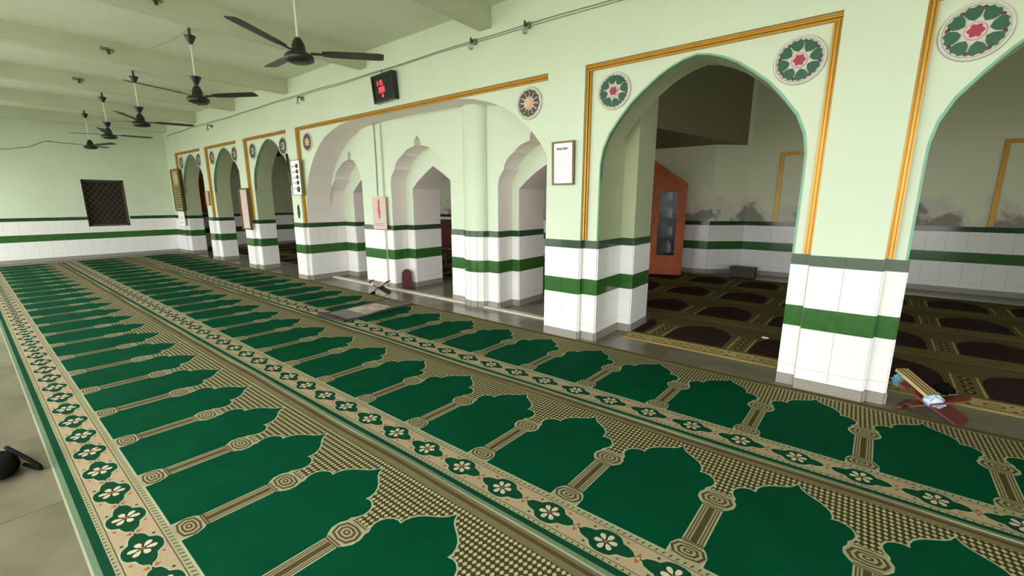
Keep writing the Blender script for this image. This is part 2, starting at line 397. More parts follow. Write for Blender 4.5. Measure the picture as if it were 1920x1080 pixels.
# open courtyard side: piers and lintel (behind the camera, unseen; heights and gaps shaped to steer the light)
of = MB(); of.box(-16.1, -9.2, -1.6, -1.3, 2.55, ZC, 'green'); of.box(-9.2, 7, -1.6, -1.3, 2.95, ZC, 'green')
of.box(4.2, 7, -1.6, -1.3, 0, 2.95, 'green'); 
of.box(-5.7, -5.3, -1.6, -1.3, 0, 2.95, 'green')
struct('wall_front', of)
rw = MB(); rw.box(7, 7.2, -1.6, 4.1, 0, ZC, 'green'); struct('wall_end', rw)
# inner hall behind the arcade
ih = MB()
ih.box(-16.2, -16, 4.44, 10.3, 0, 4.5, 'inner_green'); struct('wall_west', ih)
bw = MB()
bw.prism([(-16,9.6),(-2.35,9.6),(-1.8,10.1),(7,10.1),(7,10.4),(-16,10.4)], 0, 4.5, 'stain'); wb = struct('wall_back', bw)
clad(wb, (-2.35, 9.6), (-1.8, 10.1), .25); clad(wb, (-1.8, 10.1), (3.0, 10.1), .25); clad(wb, (-2.95, 9.6), (-2.35, 9.6), .25)
bt = MB()
for z0, z1, m in ((0,.09,'skirt'),(.09,.507,'wtile'),(.507,.675,'dgtile'),(.675,1.005,'wtile'),(1.005,1.09,'dgtile')):
    bt.box(-16, -3.0, 9.585, 9.6, z0, z1-.003, m); bt.box(-16, -15.985, 4.44, 9.6, z0, z1-.003, m)
tag(bt.build('tile_bands', wb), kind='stuff')
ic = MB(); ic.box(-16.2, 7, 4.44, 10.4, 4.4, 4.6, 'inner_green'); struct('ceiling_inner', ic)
ov = MB(); ov.prism([(-6,6.8),(-2.6,6.8),(-1.86,10.1),(-6,10.1)], 2.6, 4.4, 'olive'); struct('wall_squinch', ov, 'shade-darkened plaster overhang above the wooden cabinet')
re = MB(); re.box(5.2, 5.4, 4.44, 10.4, 2.4, 4.5, 'inner_green'); re.box(5.2, 5.4, 6.2, 10.4, 0, 2.4, 'inner_green'); struct('wall_east', re)  # unseen wall; low gap added to let daylight into the inner hall
# gold frames of blind niches on the back wall
for i, (xa, xb) in enumerate(((-1.28, .6), (1.66, 3.5))):
    t = empty('trim_%d' % (8+i), kind='structure')
    for x0, x1, z0, z1 in ((xa, xb, 2.36, 2.42), (xa, xa+.06, 1.1, 2.36), (xb-.06, xb, 1.1, 2.36)):
        h = MB(); h.box(x0, x1, 10.06, 10.1, z0, z1, 'gold'); h.build('moulding_bar', t)

# ------------------------------------------------------------------ carpets
def oval(cx, cy, rx, ry, n): return [(cx+rx*math.cos(2*math.pi*i/n), cy+ry*math.sin(2*math.pi*i/n)) for i in range(n)]
def offset(pts, d):
    n = len(pts); out = []
    for i in range(n):
        a, b, c = Vector(pts[i-1]), Vector(pts[i]), Vector(pts[(i+1) % n])
        n1 = Vector(((b-a).y, -(b-a).x)); n2 = Vector(((c-b).y, -(c-b).x))
        n1 = n1.normalized() if n1.length else n1; n2 = n2.normalized() if n2.length else n2
        m = (n1+n2); m = m/max(.35, m.length)*1.0 if m.length else n1
        m.normalize(); out.append(tuple(b+m*d/max(.6, m.dot(n1))))
    return out
HALF = [(.222,.285),(.222,.345),(.236,.375),(.252,.392),(.252,.70),(.236,.715),(.215,.745),(.213,.785),(.228,.815),(.226,.835),(.244,.862),(.252,.888),(.249,.914),(.236,.938),(.212,.957),(.185,.964),(.158,.958),
        (.160,.985),(.150,1.015),(.132,1.042),(.105,1.066),(.074,1.086),(.040,1.108),(.018,1.130),(0,1.166)]
NICHE = HALF + [(-x, y) for x, y in reversed(HALF[:-1])]       # counter-clockwise
def module():
    """one prayer place, origin at a column; list of (outline, colour, layer)"""
    L = []
    L.append(([(-.088,.28),(.088,.28),(.088,.845),(-.088,.845)], 'c_pale', 1))
    ni = [(x+.3, y) for x, y in NICHE]
    L.append((offset(ni, .009), 'c_cream', 2)); L.append((ni, 'c_green', 3))
    for x0, x1, m in ((-.040,-.034,'c_brown'),(-.027,-.022,'c_brown'),(-.014,.014,'c_brown'),(.022,.027,'c_brown'),(.034,.040,'c_brown')):
        L.append(([(x0,.405),(x1,.405),(x1,.69),(x0,.69)], m, 3))
    for v in (.392, .402, .696, .708, .835): L.append(([(-.05,v-.003),(.05,v-.003),(.05,v+.003),(-.05,v+.003)], 'c_brown', 3))
    for cy, ry in ((.335, .046), (.770, .050)):
        for k, s_ in enumerate((1, .82, .64, .46, .28, .13)):
            hexa = [(.075*s_, cy), (.056*s_, cy+ry*s_*.8), (0, cy+ry*s_), (-.056*s_, cy+ry*s_*.8), (-.075*s_, cy), (-.056*s_, cy-ry*s_*.8), (0, cy-ry*s_), (.056*s_, cy-ry*s_*.8)]
            L.append((hexa, 'c_brown' if k % 2 == 0 else 'c_pale', 3+k))
    Q = [(.135,.0),(.118,.022),(.092,.032),(.068,.036),(.060,.046),(.046,.062),(.024,.070),(0,.072)]
    q = Q + [(-x, y) for x, y in reversed(Q[:-1])]; q = q + [(x, -y) for x, y in reversed(q[1:-1])]
    for u in (0, .3):
        sk = [(u+x-.18*y*0, .166+y) for x, y in q]
        L.append((offset(sk, .007), 'c_cream', 1)); L.append((sk, 'c_dgreen', 2))
        for k in range(6):
            a = math.pi*k/3+.26; ca, sa = math.cos(a), math.sin(a)
            pet = [(.010,0),(.026,.0105),(.042,.0125),(.051,.006),(.051,-.006),(.042,-.0125),(.026,-.0105)]
            L.append(([(u+x*ca-y*sa, .166+x*sa+y*ca) for x, y in reversed(pet)], 'c_flower', 3))
        L.append((oval(u, .166, .009, .009, 6), 'c_red', 4))
        for sx in (-1, 1):
            L.append(([(u+.15*1-.012, .166+sx*.010), (u+.15+.012, .166+sx*.010), (u+.15, .166+sx*.032)][::sx], 'c_red', 1))
            for dx in (.082, .218):
                L.append((oval(u+dx, .166+sx*.056, .008, .007, 6), 'c_red' if dx < .1 else 'c_tick', 1))
        L.append(([(u+.122,.163),(u+.178,.163),(u+.178,.169),(u+.122,.169)], 'c_cream', 1))
    for i in range(20):
        u = i*.03
        L.append(([(u,.066),(u+.012,.066),(u+.006,.080)], 'c_tick', 1))
        L.append(([(u+.004,.256),(u+.011,.256),(u+.018,.274),(u+.012,.274)], 'c_tick', 1))
    return L
def module_maroon():
    L = [([(-.09,.27),(.09,.27),(.09,.80),(-.09,.80)], 'c_olive', 1)]
    h = [(.30,.28),(.30,.62),(.285,.74),(.23,.86),(.15,.94),(.06,.99),(0,1.03)]
    L.append(([(x+.4, y) for x, y in h] + [(.4-x, y) for x, y in reversed(h[:-1])], 'c_maroon', 2))
    for x in (-.09, .075): L.append(([(x,.28),(x+.015,.28),(x+.015,.8),(x,.8)], 'c_straw', 2))
    for k in range(4): L.append((oval(0, .36+k*.12, .04, .04, 8), 'c_maroon', 2)); L.append((oval(0, .36+k*.12, .018, .018, 6), 'c_straw', 3))
    for u in (.1, .3, .5, .7):
        L.append((oval(u, .13, .062, .036, 12), 'c_brown', 2)); L.append((oval(u, .128, .048, .024, 12), 'c_straw', 3))
        for s_ in (.08, .18): L.append((oval(u+.1, s_, .014, .012, 6), 'c_maroon', 2))
    return L
def carpet(name, x0, x1, v0, width, p, phase, mod, strips, label, z=.004, wave=.7, rz=0, scale_v=1, edge=1, skew=.035):
    mb = MB(); dz = .0005
    nx = max(2, int((x1-x0)/.12))
    def wv(x, v, zz):
        t = max(0, min(1, (v-1.18)/.10)); u = edge*max(0, min(1, (.062-v)/.062))
        dy = wave*(t+u)*(.006*math.sin(2.6*x)+.004*math.sin(6.1*x+1))
        h = wave*(t*.004*(1+math.sin(3.3*x+1)) + u*.003*(1+math.sin(2.9*x)))
        return (x, v0+v*scale_v+dy, zz+h)
    for va, vb, m in strips:
        for i in range(nx):
            a = x0+(x1-x0)*i/nx; b = x0+(x1-x0)*(i+1)/nx
            mb.poly([wv(a,va,z), wv(b,va,z), wv(b,vb,z), wv(a,vb,z)], m)
    vmax = strips[-1][1]                                             # a thin hem down to the floor
    for i in range(nx):
        a = x0+(x1-x0)*i/nx; b = x0+(x1-x0)*(i+1)/nx
        p0, p1 = wv(a,0,z), wv(b,0,z); mb.poly([(p0[0],p0[1],.0005),(p1[0],p1[1],.0005),p1,p0], strips[0][2])
        p0, p1 = wv(a,vmax,z), wv(b,vmax,z); mb.poly([p0,p1,(p1[0],p1[1],.0005),(p0[0],p0[1],.0005)], strips[-1][2])
    for k in range(int(math.floor((x0-phase)/p))-1, int(math.ceil((x1-phase)/p))+2):
        for pts, m, lay in mod:
            q = [(phase+k*p+x+skew*(y-.33), y) for x, y in pts]
            if max(x for x, y in q) < x0+.01 or min(x for x, y in q) > x1-.01: continue
            q = [(min(x1, max(x0, x)), y) for x, y in q]
            mb.poly([wv(x, y, z+dz*lay) for x, y in q], m)
    o = mb.build(name); return tag(o, label, 'carpet')
STR = [(0,.008,'c_cream'),(.008,.030,'c_sage'),(.030,.062,'c_dgreen'),(.062,.084,'c_pale'),(.084,.088,'c_brown'),(.088,.245,'c_beige'),(.245,.249,'c_brown'),(.249,.282,'c_pale'),
       (.282,1.18,'c_lattice'),(1.18,1.215,'c_lattice'),(1.215,1.25,'c_tan'),(1.25,1.272,'c_brown'),(1.272,1.29,'c_tan')]
MODG = module()
carpet('prayer_carpet', -15.35, 2.4, .112, 1.29, .6, -2.275, MODG, STR, 'green niche-patterned prayer carpet roll along the bare stone floor of the open side', edge=0)
carpet('prayer_carpet', -15.40, 2.4, 1.404, 1.29, .6, -.395, MODG, STR, 'green niche-patterned prayer carpet roll in the middle of the three')
carpet('prayer_carpet', -15.30, 2.4, 2.70, 1.31, .6, -.395, MODG, STR, 'green niche-patterned prayer carpet roll next to the white tiled pillars')
STM = [(0,.05,'c_straw'),(.05,.065,'c_brown'),(.065,.235,'c_straw'),(.235,.27,'c_olive'),(.27,1.2,'c_lattice2'),(1.2,1.22,'c_brown')]
STM2 = [(0,.27,'c_olive'),(.27,1.2,'c_lattice2'),(1.2,1.22,'c_brown')]
MM = module_maroon(); MM2 = [l for l in MM if min(y for x, y in l[0]) > .25]
wl_ = ['beside the arcade with a straw-coloured border', 'second from the arcade', 'third from the arcade', 'against the back wall']
for x0, x1, lb in ((-1.90, -.40, 'with straw border, in the opening of the cabinet arch'), (.36, 2.02, 'with straw border, in the arch behind the red-brown book stand')):
    carpet('maroon_carpet', x0, x1, 4.42, 1.22, .84, -1.63, MM, STM, 'dark maroon carpet strip '+lb, wave=0)
for i in range(1, 4):
    carpet('maroon_carpet', -15.8, 4.6, 4.42+i*1.24, 1.22, .84, -1.63, MM2, STM2, 'dark maroon niche-patterned carpet roll of the inner hall, '+wl_[i], wave=0)
carpet('maroon_carpet', -15.8, -8.9, 4.72, 1.0, .84, -1.63, MM2, STM2[1:], 'dark maroon carpet roll behind the three far arches', wave=0, scale_v=.72)

# patterned grey prayer mat lying across the third roll
pm = MB(); nx, ny = 10, 18
def matz(u, v): return .022+.006*math.sin(9*v+3*u)*(.3+u)+(.028*max(0, 1-v*9) if u < .7 else .012*max(0, 1-v*9))
for i in range(nx):
    for j in range(ny):
        q = []
        for a, b in ((i,j),(i+1,j),(i+1,j+1),(i,j+1)):
            u, v = a/nx, b/ny; q.append(((u-.5)*.58, (v-.5)*1.17, matz(u, v)))
        u, v = (i+.5)/nx, (j+.5)/ny
        m = 'm_dark' if (u < .1 or u > .9 or v < .08) else ('m_flower' if v > .70 else 'm_pale' if (v > .34 and abs(u-.5) < .38-.9*max(0, v-.55)) else 'm_grey')
        pm.poly(q, m)
for (i0, j0, i1, j1) in ((0,0,nx,0),(nx,0,nx,ny),(nx,ny,0,ny),(0,ny,0,0)):
    n = max(abs(i1-i0), abs(j1-j0))
    for k in range(n):
        a = (i0+(i1-i0)*k/n, j0+(j1-j0)*k/n); b = (i0+(i1-i0)*(k+1)/n, j0+(j1-j0)*(k+1)/n)
        P = [((x/nx-.5)*.58, (y/ny-.5)*1.17, matz(x/nx, y/ny)) for x, y in (a, b)]
        pm.poly([(P[0][0],P[0][1],.0095),(P[1][0],P[1][1],.0095),P[1],P[0]], 'm_dark')
M['m_dark'] = mat('mat_dark', (36, 26, 30), .9, rgb2=(58, 50, 46), scale=20)
M['m_grey'] = mat('mat_grey', (124, 112, 112), .9, rgb2=(112, 104, 106), scale=9)
M['m_pale'] = mat('mat_pale', (196, 184, 168), .9, rgb2=(136, 122, 114), scale=7)
M['m_flower'] = mat('mat_flowered', (120, 118, 98), .9, rgb2=(44, 50, 40), scale=22)
o = pm.build('prayer_mat', loc=(-5.20, 3.36, 0), rot=(0, 0, R(4)))
tag(o, 'small grey flowered prayer mat with dark border lying across the green carpet', 'prayer mat')

# ------------------------------------------------------------------ wall medallions
def medallion(x, z, label, brown=False, r=.172):
    t = empty('wall_medallion', (x, YP, z), label=label, cat='medallion', group='round medallions in the arch corners')
    T = Matrix.Rotation(R(90), 4, 'X')
    d = MB(); d.lathe([(0,.012),(r*.86,.012),(r*.90,.02),(r*.97,.02),(r,.008),(r,0)], 'med_white', 32, T); d.build('disc', t)
    g1, g2, ctr = ('med_brown','med_brown','med_gold') if brown else ('med_green','med_dark','med_red')
    leaf = [(.36,0),(.46,.15),(.60,.23),(.76,.215),(.84,.12),(.80,.03),(.80,-.03),(.84,-.12),(.76,-.215),(.60,-.23),(.46,-.15)]
    n = 12 if brown else 8
    if brown: leaf = [(a_*.93+.02, b_*.52) for a_, b_ in leaf]
    first = None
    for k in range(n):
        a = 2*math.pi*k/n+.2
        if first is None:
            p = MB(); p.prism([(x_*r, y_*r) for x_, y_ in reversed(leaf)][::-1], .010, .020, g1); po = p.build('petal', t, rot=(R(90), 0, 0)); first = po
        else: po = first.copy(); COL.objects.link(po); po.parent = t
        po.rotation_euler = (Matrix.Rotation(R(90), 4, 'X') @ Matrix.Rotation(a, 4, 'Z')).to_euler()
    f2 = None
    for k in range(n):
        a = 2*math.pi*(k+.5)/n+.2
        if f2 is None:
            p = MB(); p.lathe([(0,.019),(r*.07,.017),(r*.08,.010)], g2, 8); po = p.build('bead', t); f2 = po
        else: po = f2.copy(); COL.objects.link(po); po.parent = t
        po.rotation_euler = (R(90), 0, 0); po.location = (.76*r*math.cos(a), 0, .76*r*math.sin(a))
    c = MB(); c.lathe([(0,.022),(r*.28,.022),(r*.33,.010)], 'med_pink', 20, T); c.build('ring', t)
    c = MB(); pts = []
    for i in range(24):
        a = 2*math.pi*i/24; rr = r*(.21+.035*math.cos(6*a)); pts.append((rr*math.cos(a), rr*math.sin(a)))
    c.prism(pts, .02, .028, ctr, T); c.build('centre', t)
    return t
nm = {'A5': 'nearest arch, cut by the picture edge', 'A4': 'wide arch that shows the wooden cabinet', 'A3': 'first narrow-looking arch beyond the mihrab', 'A2': 'middle one of the three far arches', 'A1': 'last arch by the far wall'}
for k in ('A5', 'A4', 'A3', 'A2', 'A1'):
    c = CEN[k]
    medallion(c-.745, 2.53, 'green-petalled medallion, left corner of the '+nm[k])
    if k != 'A5': medallion(c+(.75 if k == 'A4' else .635), 2.53, 'green-petalled medallion, right corner of the '+nm[k])
medallion(-7.86, 2.53, 'brown and gold medallion, left corner of the broad mihrab arch', True)
medallion(-2.97, 2.55, 'brown and gold medallion, right corner of the broad mihrab arch', True)

# ------------------------------------------------------------------ ceiling fans
def fan(x, y, z, ang, label, zc=ZC, cup=True, R_=.75):
    t = empty('ceiling_fan', (x, y, zc), label=label, cat='ceiling fan', group='black ceiling fans')
    h = z-zc
    b = MB(); b.lathe([(0,h-.055),(.08,h-.055),(.125,h-.035),(.128,h-.005),(.105,h+.02),(.062,h+.04),(.058,h+.09),(.040,h+.135),(.022,h+.16),(0,h+.165)], 'darkfan', 24); b.build('motor', t, smooth=True)
    r = MB(); r.tube([(0,0,h+.15),(0,0,-.04)], .012, 'rod', 8); r.build('rod', t)
    c = MB(); c.lathe([(0,-.19),(.018,-.19),(.062,-.10),(.066,-.09),(0,-.09)], 'darkfan', 16); c.build('canopy', t)
    hk = MB(); hk.tube([(0,0,-.10),(0,0,.0)], .018, 'iron', 6); hk.build('hook', t)
    if cup:
        q = MB(); q.lathe([(0,h+.165),(.02,h+.165),(.066,h+.25),(.070,h+.262),(0,h+.262)], 'darkfan', 16); q.build('lower_canopy', t)
    first = None
    for k in range(3):
        if first is None:
            bl = MB()
            T = Matrix.Translation((0,0,h+.03)) @ Matrix.Rotation(R(-2), 4, 'Y') @ Matrix.Rotation(R(-9), 4, 'X')
            bl.prism([(.20,-.045),(.30,-.060),(R_-.04,-.066),(R_,-.05),(R_,.05),(R_-.04,.066),(.30,.060),(.20,.045)], -.003, .003, 'darkfan', T)
            bl.box(.10, .26, -.02, .02, -.006, .000, 'darkfan', T)
            first = bl.build('blade', t); o = first
        else: o = first.copy(); COL.objects.link(o); o.parent = t
        o.rotation_euler = (0, 0, R(ang+120*k))
    return t
fan(-4.20, 2.177, 2.80, 55, 'black ceiling fan with the largest blades, in front of the digital clock', cup=False)
fan(-6.85, 2.163, 2.79, 39, 'black ceiling fan with a cup above its motor, second from the viewer')
fan(-9.745, 2.186, 2.79, 87, 'black ceiling fan third along the row from the viewer')
fan(-12.115, 2.169, 2.79, 102, 'black ceiling fan fourth along the row from the viewer')
fan(-14.70, 2.26, 2.78, 25, 'black ceiling fan smallest and last along the row, by the far wall', cup=False)
fan(-10.6, 5.9, 2.95, 20, 'dark fan seen through the first arch beyond the mihrab', zc=4.4, cup=False, R_=.6)
fan(-13.6, 6.1, 2.85, 40, 'dark fan seen through the middle one of the three far arches', zc=4.4, cup=False, R_=.6)
# lamp holders on the beams
for i, (x, y, z) in enumerate(((-5.87, 1.575, 3.50), (-8.28, 1.617, 3.51), (-10.69, 1.642, 3.52))):
    t = empty('lamp_holder', (x, y, z), label='bare lamp holder on the side of the ceiling beam, '+('nearest of three', 'middle of three', 'farthest of three')[i], cat='lamp holder', group='lamp holders on the beams')
    b = MB(); b.box(0, .02, -.07, .07, -.01, .03, 'grey'); b.build('base', t)
    b = MB(); b.tube([(.02,0,0),(.06,0,-.01),(.075,0,-.06)], .018, 'iron', 8); b.build('socket', t)

# ------------------------------------------------------------------ things on the arcade wall
cb = MB()
def cable_pts(z0, s): return [(x, YF-.015, z0+.008*math.sin(x*1.3+s)+.004*math.sin(x*4.1)) for x in [3.0-.35*i for i in range(54)]]
cb.tube(cable_pts(3.31, 0), .006, 'cable', 5); cb.tube(cable_pts(3.29, .7), .005, 'cable', 5)
tag(cb.build('wall_cable'), 'pair of thin grey cables running along the wall above the gold mouldings', 'cable')
for x, z, s in ((-3.72, 3.30, 'left of the ceiling beam end, over the mihrab'), (-2.955, 3.30, 'right of the nearest beam end, above the framed notice'), (-7.78, 3.235, 'above the left corner of the mihrab arch'), (-12.10, 3.21, 'above the far arches')):
    t = empty('wall_lamp', (x, YF, z), label='small wall lamp bracket '+s, cat='wall lamp', group='small lamp brackets along the wall cable')
    b = MB(); b.box(-.04, .04, -.03, 0, -.03, .03, 'grey'); b.build('base', t)
    b = MB(); b.tube([(0,-.03,0),(.02,-.09,.02),(.05,-.12,-.02),(.05,-.12,-.05)], .010, 'iron', 6); b.build('arm', t)
    b = MB(); b.lathe([(0,-.11),(.025,-.10),(.032,-.07),(.02,-.045),(0,-.04)], 'glass', 10, Matrix.Translation((.05,-.12,-.01))); b.build('bulb', t)
# digital clock
SEG = {'0':'abcdef','1':'bc','2':'abged','3':'abgcd','5':'afgcd','8':'abcdefg',':':''}
def digits(mb, s, x, z, h, m, y0, y1):
    w_ = h*.5; tt = h*.13
    for ch in s:
        if ch == ':': 
            for q in (.3, .7): mb.box(x, x+tt, y0, y1, z+h*q-tt/2, z+h*q+tt/2, m)
            x += tt*2; continue
        P = {'a':(0,w_,h-tt,h),'g':(0,w_,h/2-tt/2,h/2+tt/2),'d':(0,w_,0,tt),'f':(0,tt,h/2,h),'b':(w_-tt,w_,h/2,h),'e':(0,tt,0,h/2),'c':(w_-tt,w_,0,h/2)}
        for k in SEG[ch]:
            a, b, c, d_ = P[k]; mb.box(x+a, x+b, y0, y1, z+c, z+d_, m)
        x += w_+h*.2
ck = empty('digital_clock', (-5.38, YF, 2.87), label='black digital wall clock with glowing red digits above the mihrab arch', cat='clock'); ck.rotation_euler = (R(5), R(-2), 0)
b = MB(); b.box(-.235, .235, -.07, 0, 0, .36, 'ledbody'); b.build('case', ck)
b = MB()
for x0, x1, z0, z1 in ((-.235,.235,0,.03),(-.235,.235,.33,.36),(-.235,-.205,.03,.33),(.205,.235,.03,.33)): b.box(x0, x1, -.082, -.07, z0, z1, 'black')
b.build('bezel', ck)
b = MB(); digits(b, '1:15', -.135, .215, .065, 'led', -.078, -.070); digits(b, '308', -.10, .125, .07, 'led', -.078, -.07); digits(b, '8', -.03, .06, .045, 'led', -.078, -.07); b.build('digits', ck)
b = MB(); b.tube([(-.04,-.02,.36),(-.05,-.012,.42)], .006, 'ledbody', 5); b.build('cord', ck)
def framed(name, x0, x1, z0, z1, fm, pm_, label, cat, y=YF, fw_=.018, depth=.03, tilt=0):
    t = empty(name, ((x0+x1)/2, y, z0), label=label, cat=cat); W2 = (x1-x0)/2; H2 = z1-z0; t.rotation_euler = (R(tilt), 0, 0)
    b = MB()
    for a, c, e, g_ in ((-W2,W2,0,fw_),(-W2,W2,H2-fw_,H2),(-W2,-W2+fw_,fw_,H2-fw_),(W2-fw_,W2,fw_,H2-fw_)): b.box(a, c, -depth, 0, e, g_, fm)
    b.build('frame', t)
    b = MB(); b.box(-W2+fw_, W2-fw_, -depth*.6, -.004, fw_, H2-fw_, pm_); b.build('sheet', t)
    return t, W2, H2
def lines(t, x0, x1, zs, m, y, h=.006, seed=1):
    rnd = random.Random(seed); b = MB()
    for z in zs:
        x = x0
        while x < x1-.01:
            l = rnd.uniform(.012, .04); b.box(x, min(x+l, x1), y-.002, y, z, z+h, m); x += l+.008
    return b.build('print', t)
t, w2, h2 = framed('framed_notice', -2.602, -2.338, 1.665, 2.105, 'brown', 'white', 'white framed notice on the pillar between the mihrab and the cabinet arch', 'notice', tilt=2)
lines(t, -.075, .06, [h2-.085, h2-.075], 'ink', -.0185, .012, 3); lines(t, -.09, .09, [.05+.022*i for i in range(13)], 'paperp', -.0185, .004, 5)
t, w2, h2 = framed('framed_notice', -10.90, -10.45, .87, 1.77, 'brown', 'paperp', 'tall pinkish notice in brown frame hung over the tiles of a far pillar', 'notice', fw_=.03, depth=.06)
lines(t, -.16, .15, [.12+.05*i for i in range(14)], 'med_pink', -.0365, .012, 8)
# prayer time board with small dials
t, w2, h2 = framed('prayer_time_board', -8.43, -8.06, 1.60, 2.24, 'grey', 'white', 'white board with a column of small dark dials left of the mihrab arch', 'board', y=YF-.005, fw_=.012)
for k in range(5):
    b = MB(); b.lathe([(0,.012),(.036,.012),(.040,0)] if k < 4 else [(0,.012),(.05,.012),(.055,0)], 'black', 16, Matrix.Translation((.06,-.018, .53-.1*k-(.02 if k == 4 else 0))) @ Matrix.Rotation(R(90), 4, 'X')); b.build('dial', t)
    lines(t, -.15, .0, [.51-.1*k, .53-.1*k], 'ink', -.0185, .008, 20+k)
o = MB(); o.prism([(0,-.13),(.035,-.02),(.02,.03),(.03,.06),(0,.13),(-.03,.06),(-.02,.03),(-.035,-.02)], 0, .02, 'ledbody', Matrix.Rotation(R(90), 4, 'X'))
tag(o.build('hanging_ornament', loc=(-8.30, YF-.001, 1.30)), 'small dark leaf-shaped ornament below the board of dials', 'ornament')
o = MB(); o.tube([(-8.56,YF-.01,2.36),(-8.50,YF-.03,2.25),(-8.47,YF-.04,2.05),(-8.45,YF-.03,1.85),(-8.44,YF-.01,1.76)], .022, 'black', 8)  # black bowed strip along the pillar edge
tag(o.build('bowed_strip'), 'black strip bowed against the pillar left of the board of dials', 'strap')
# calligraphy chart and poster by the far wall, small picture
t, w2, h2 = framed('calligraphy_chart', -15.62, -14.93, 1.21, 2.38, 'brown', 'chart', 'tall green and gold printed chart in dark frame next to the far wall', 'chart', fw_=.035, depth=.05) if not M.update({'chart': mat('chart_print', (120, 132, 74), .5, rgb2=(176, 158, 96), scale=7)}) else None
lines(t, -.22, .2, [.1+.07*i for i in range(9)], 'med_brown', -.031, .03, 31)
b = MB(); b.lathe([(0,.003),(.17,.003),(.18,0)], 'cream', 20, Matrix.Translation((0,-.031,.92)) @ Matrix.Rotation(R(90), 4, 'X')); b.build('emblem', t)
b = MB(); b.box(-15.52, -15.0, YF-.03, YF-.016, .80, 1.19, 'white'); o = b.build('paper_poster'); tag(o, 'white paper poster pinned below the green and gold chart', 'poster')
lines(o, -15.4, -15.1, [.87, .9, 1.0, 1.03], 'red', YF-.0302, .01, 12)
t, w2, h2 = framed('small_picture', -13.12, -12.86, 1.39, 1.74, 'wood', 'inner_green', 'small picture with orange-brown frame on the second far pillar', 'picture', fw_=.02)
# poster and drop cable on the mihrab pier
t = empty('paper_poster', (-6.43, 4.512, 1.02), label='pale hanging poster with a red figure on the mihrab pier', cat='poster')
b = MB(); b.box(-.185, .185, -.02, 0, 0, .55, 'paperp'); b.build('sheet', t)
b = MB(); b.prism([(-.01,.16),(.02,.20),(.035,.30),(.02,.40),(.03,.46),(0,.52),(-.03,.46),(-.02,.40),(-.04,.33),(-.025,.24)], .0205, .023, 'red', Matrix.Rotation(R(90), 4, 'X')); b.build('print', t)
lines(t, -.14, .14, [.06, .09], 'ink', -.0205, .008, 40)
b = MB(); b.tube([(-6.46,4.505,2.74),(-6.455,4.505,2.2),(-6.46,4.502,1.58)], .008, 'grey', 6); tag(b.build('drop_cable'), 'thin grey cable dropping down the mihrab pier to the poster', 'cable')
# wire between a lamp holder and a fan hook
b = MB(); b.tube([(-8.21,1.617,3.52),(-7.95,1.72,3.46),(-7.55,1.88,3.44),(-7.15,2.04,3.50),(-6.87,2.155,3.60)], .006, 'cable', 5); tag(b.build('ceiling_wire'), 'thin drooping wire between a beam lamp holder and the hook of the second fan', 'wire')
# far wall cable
b = MB(); b.tube([(WX+.012,-.4,2.62),(WX+.012,.4,2.66),(WX+.012,1.0,2.70),(WX+.012,1.35,2.78),(WX+.012,1.6,2.93),(WX+.012,1.75,2.96)], .009, 'cable', 5); tag(b.build('loose_cable'), 'loose cable drooping across the far green wall', 'cable')

# ------------------------------------------------------------------ things on the floor
def rehal(x, y, rz, wood, label, half=.19, ang=33, wd=.2):
    t = empty('book_stand', (x, y, .0), rz, label, 'book stand')
    for s in (1, -1):
        T = Matrix.Translation((0,0,half*math.sin(R(ang))*.92+.006)) @ Matrix.Rotation(R(-ang)*s, 4, 'Y')
        b = MB()
        b.prism([(-half,-wd/2),(-half+.05,-wd/2),(-half+.05,-wd/6),(-half+.09,-wd/6),(-half+.09,-wd/2),(half-.03,-wd/2),(half,-wd/3),(half,wd/3),(half-.03,wd/2),(-half+.09,wd/2),(-half+.09,wd/6),(-half+.05,wd/6),(-half+.05,wd/2),(-half,wd/2)], -.006, .006, wood, T)
        b.build('board', t)
    return t, half*math.sin(R(ang))*.92+.006
r1, zz = rehal(-6.05, 4.16, R(35), 'wood2', 'dark wooden folding book stand with an open book near the mihrab')
bk = empty('open_book', (-6.05, 4.16, zz), R(35), 'open book with pinkish pages on the dark stand near the mihrab', 'book')
for s in (1, -1):
    T = Matrix.Rotation(R(-33)*s, 4, 'Y') @ Matrix.Translation((0, 0, .009))
    b = MB(); b.box(*((.02, .15) if s > 0 else (-.15, -.02)), -.09, .09, 0, .012, 'paperp', T); b.build('page_block', bk)
b = MB(); pts = [(-.10,0),(.10,0),(.10,.24)] + [(.10*math.cos(R(a)), .24+.09*math.sin(R(a))) for a in range(15, 180, 15)] + [(-.10,.24)]
pts = [(x*.85, y) for x, y in pts]; b.prism(pts, 0, .03, 'maroon', Matrix.Rotation(R(80), 4, 'X')); o = b.build('wooden_board', loc=(-6.03, 4.70, .002), rot=(0, 0, R(52)))
tag(o, 'maroon round-topped wooden board leaning in the recess of the mihrab pier', 'board')
r2, zz2 = rehal(.60, 4.12, R(-20), 'redwood', 'red-brown folding book stand beside the nearest pillar', half=.20, ang=28, wd=.22)
b = MB(); T = Matrix.Translation((.52, 4.15, .180)) @ Matrix.Rotation(R(-50), 4, 'Z') @ Matrix.Rotation(R(20), 4, 'Y'); b.box(-.17, .15, -.045, .045, -.012, .012, 'cream', T)
for k in range(3): b.box(-.17, .15, -.04+k*.028, -.03+k*.028, .012, .016, 'brown', T)
tag(b.build('cream_book'), 'long cream-coloured book lying slantwise on the red-brown stand', 'book')
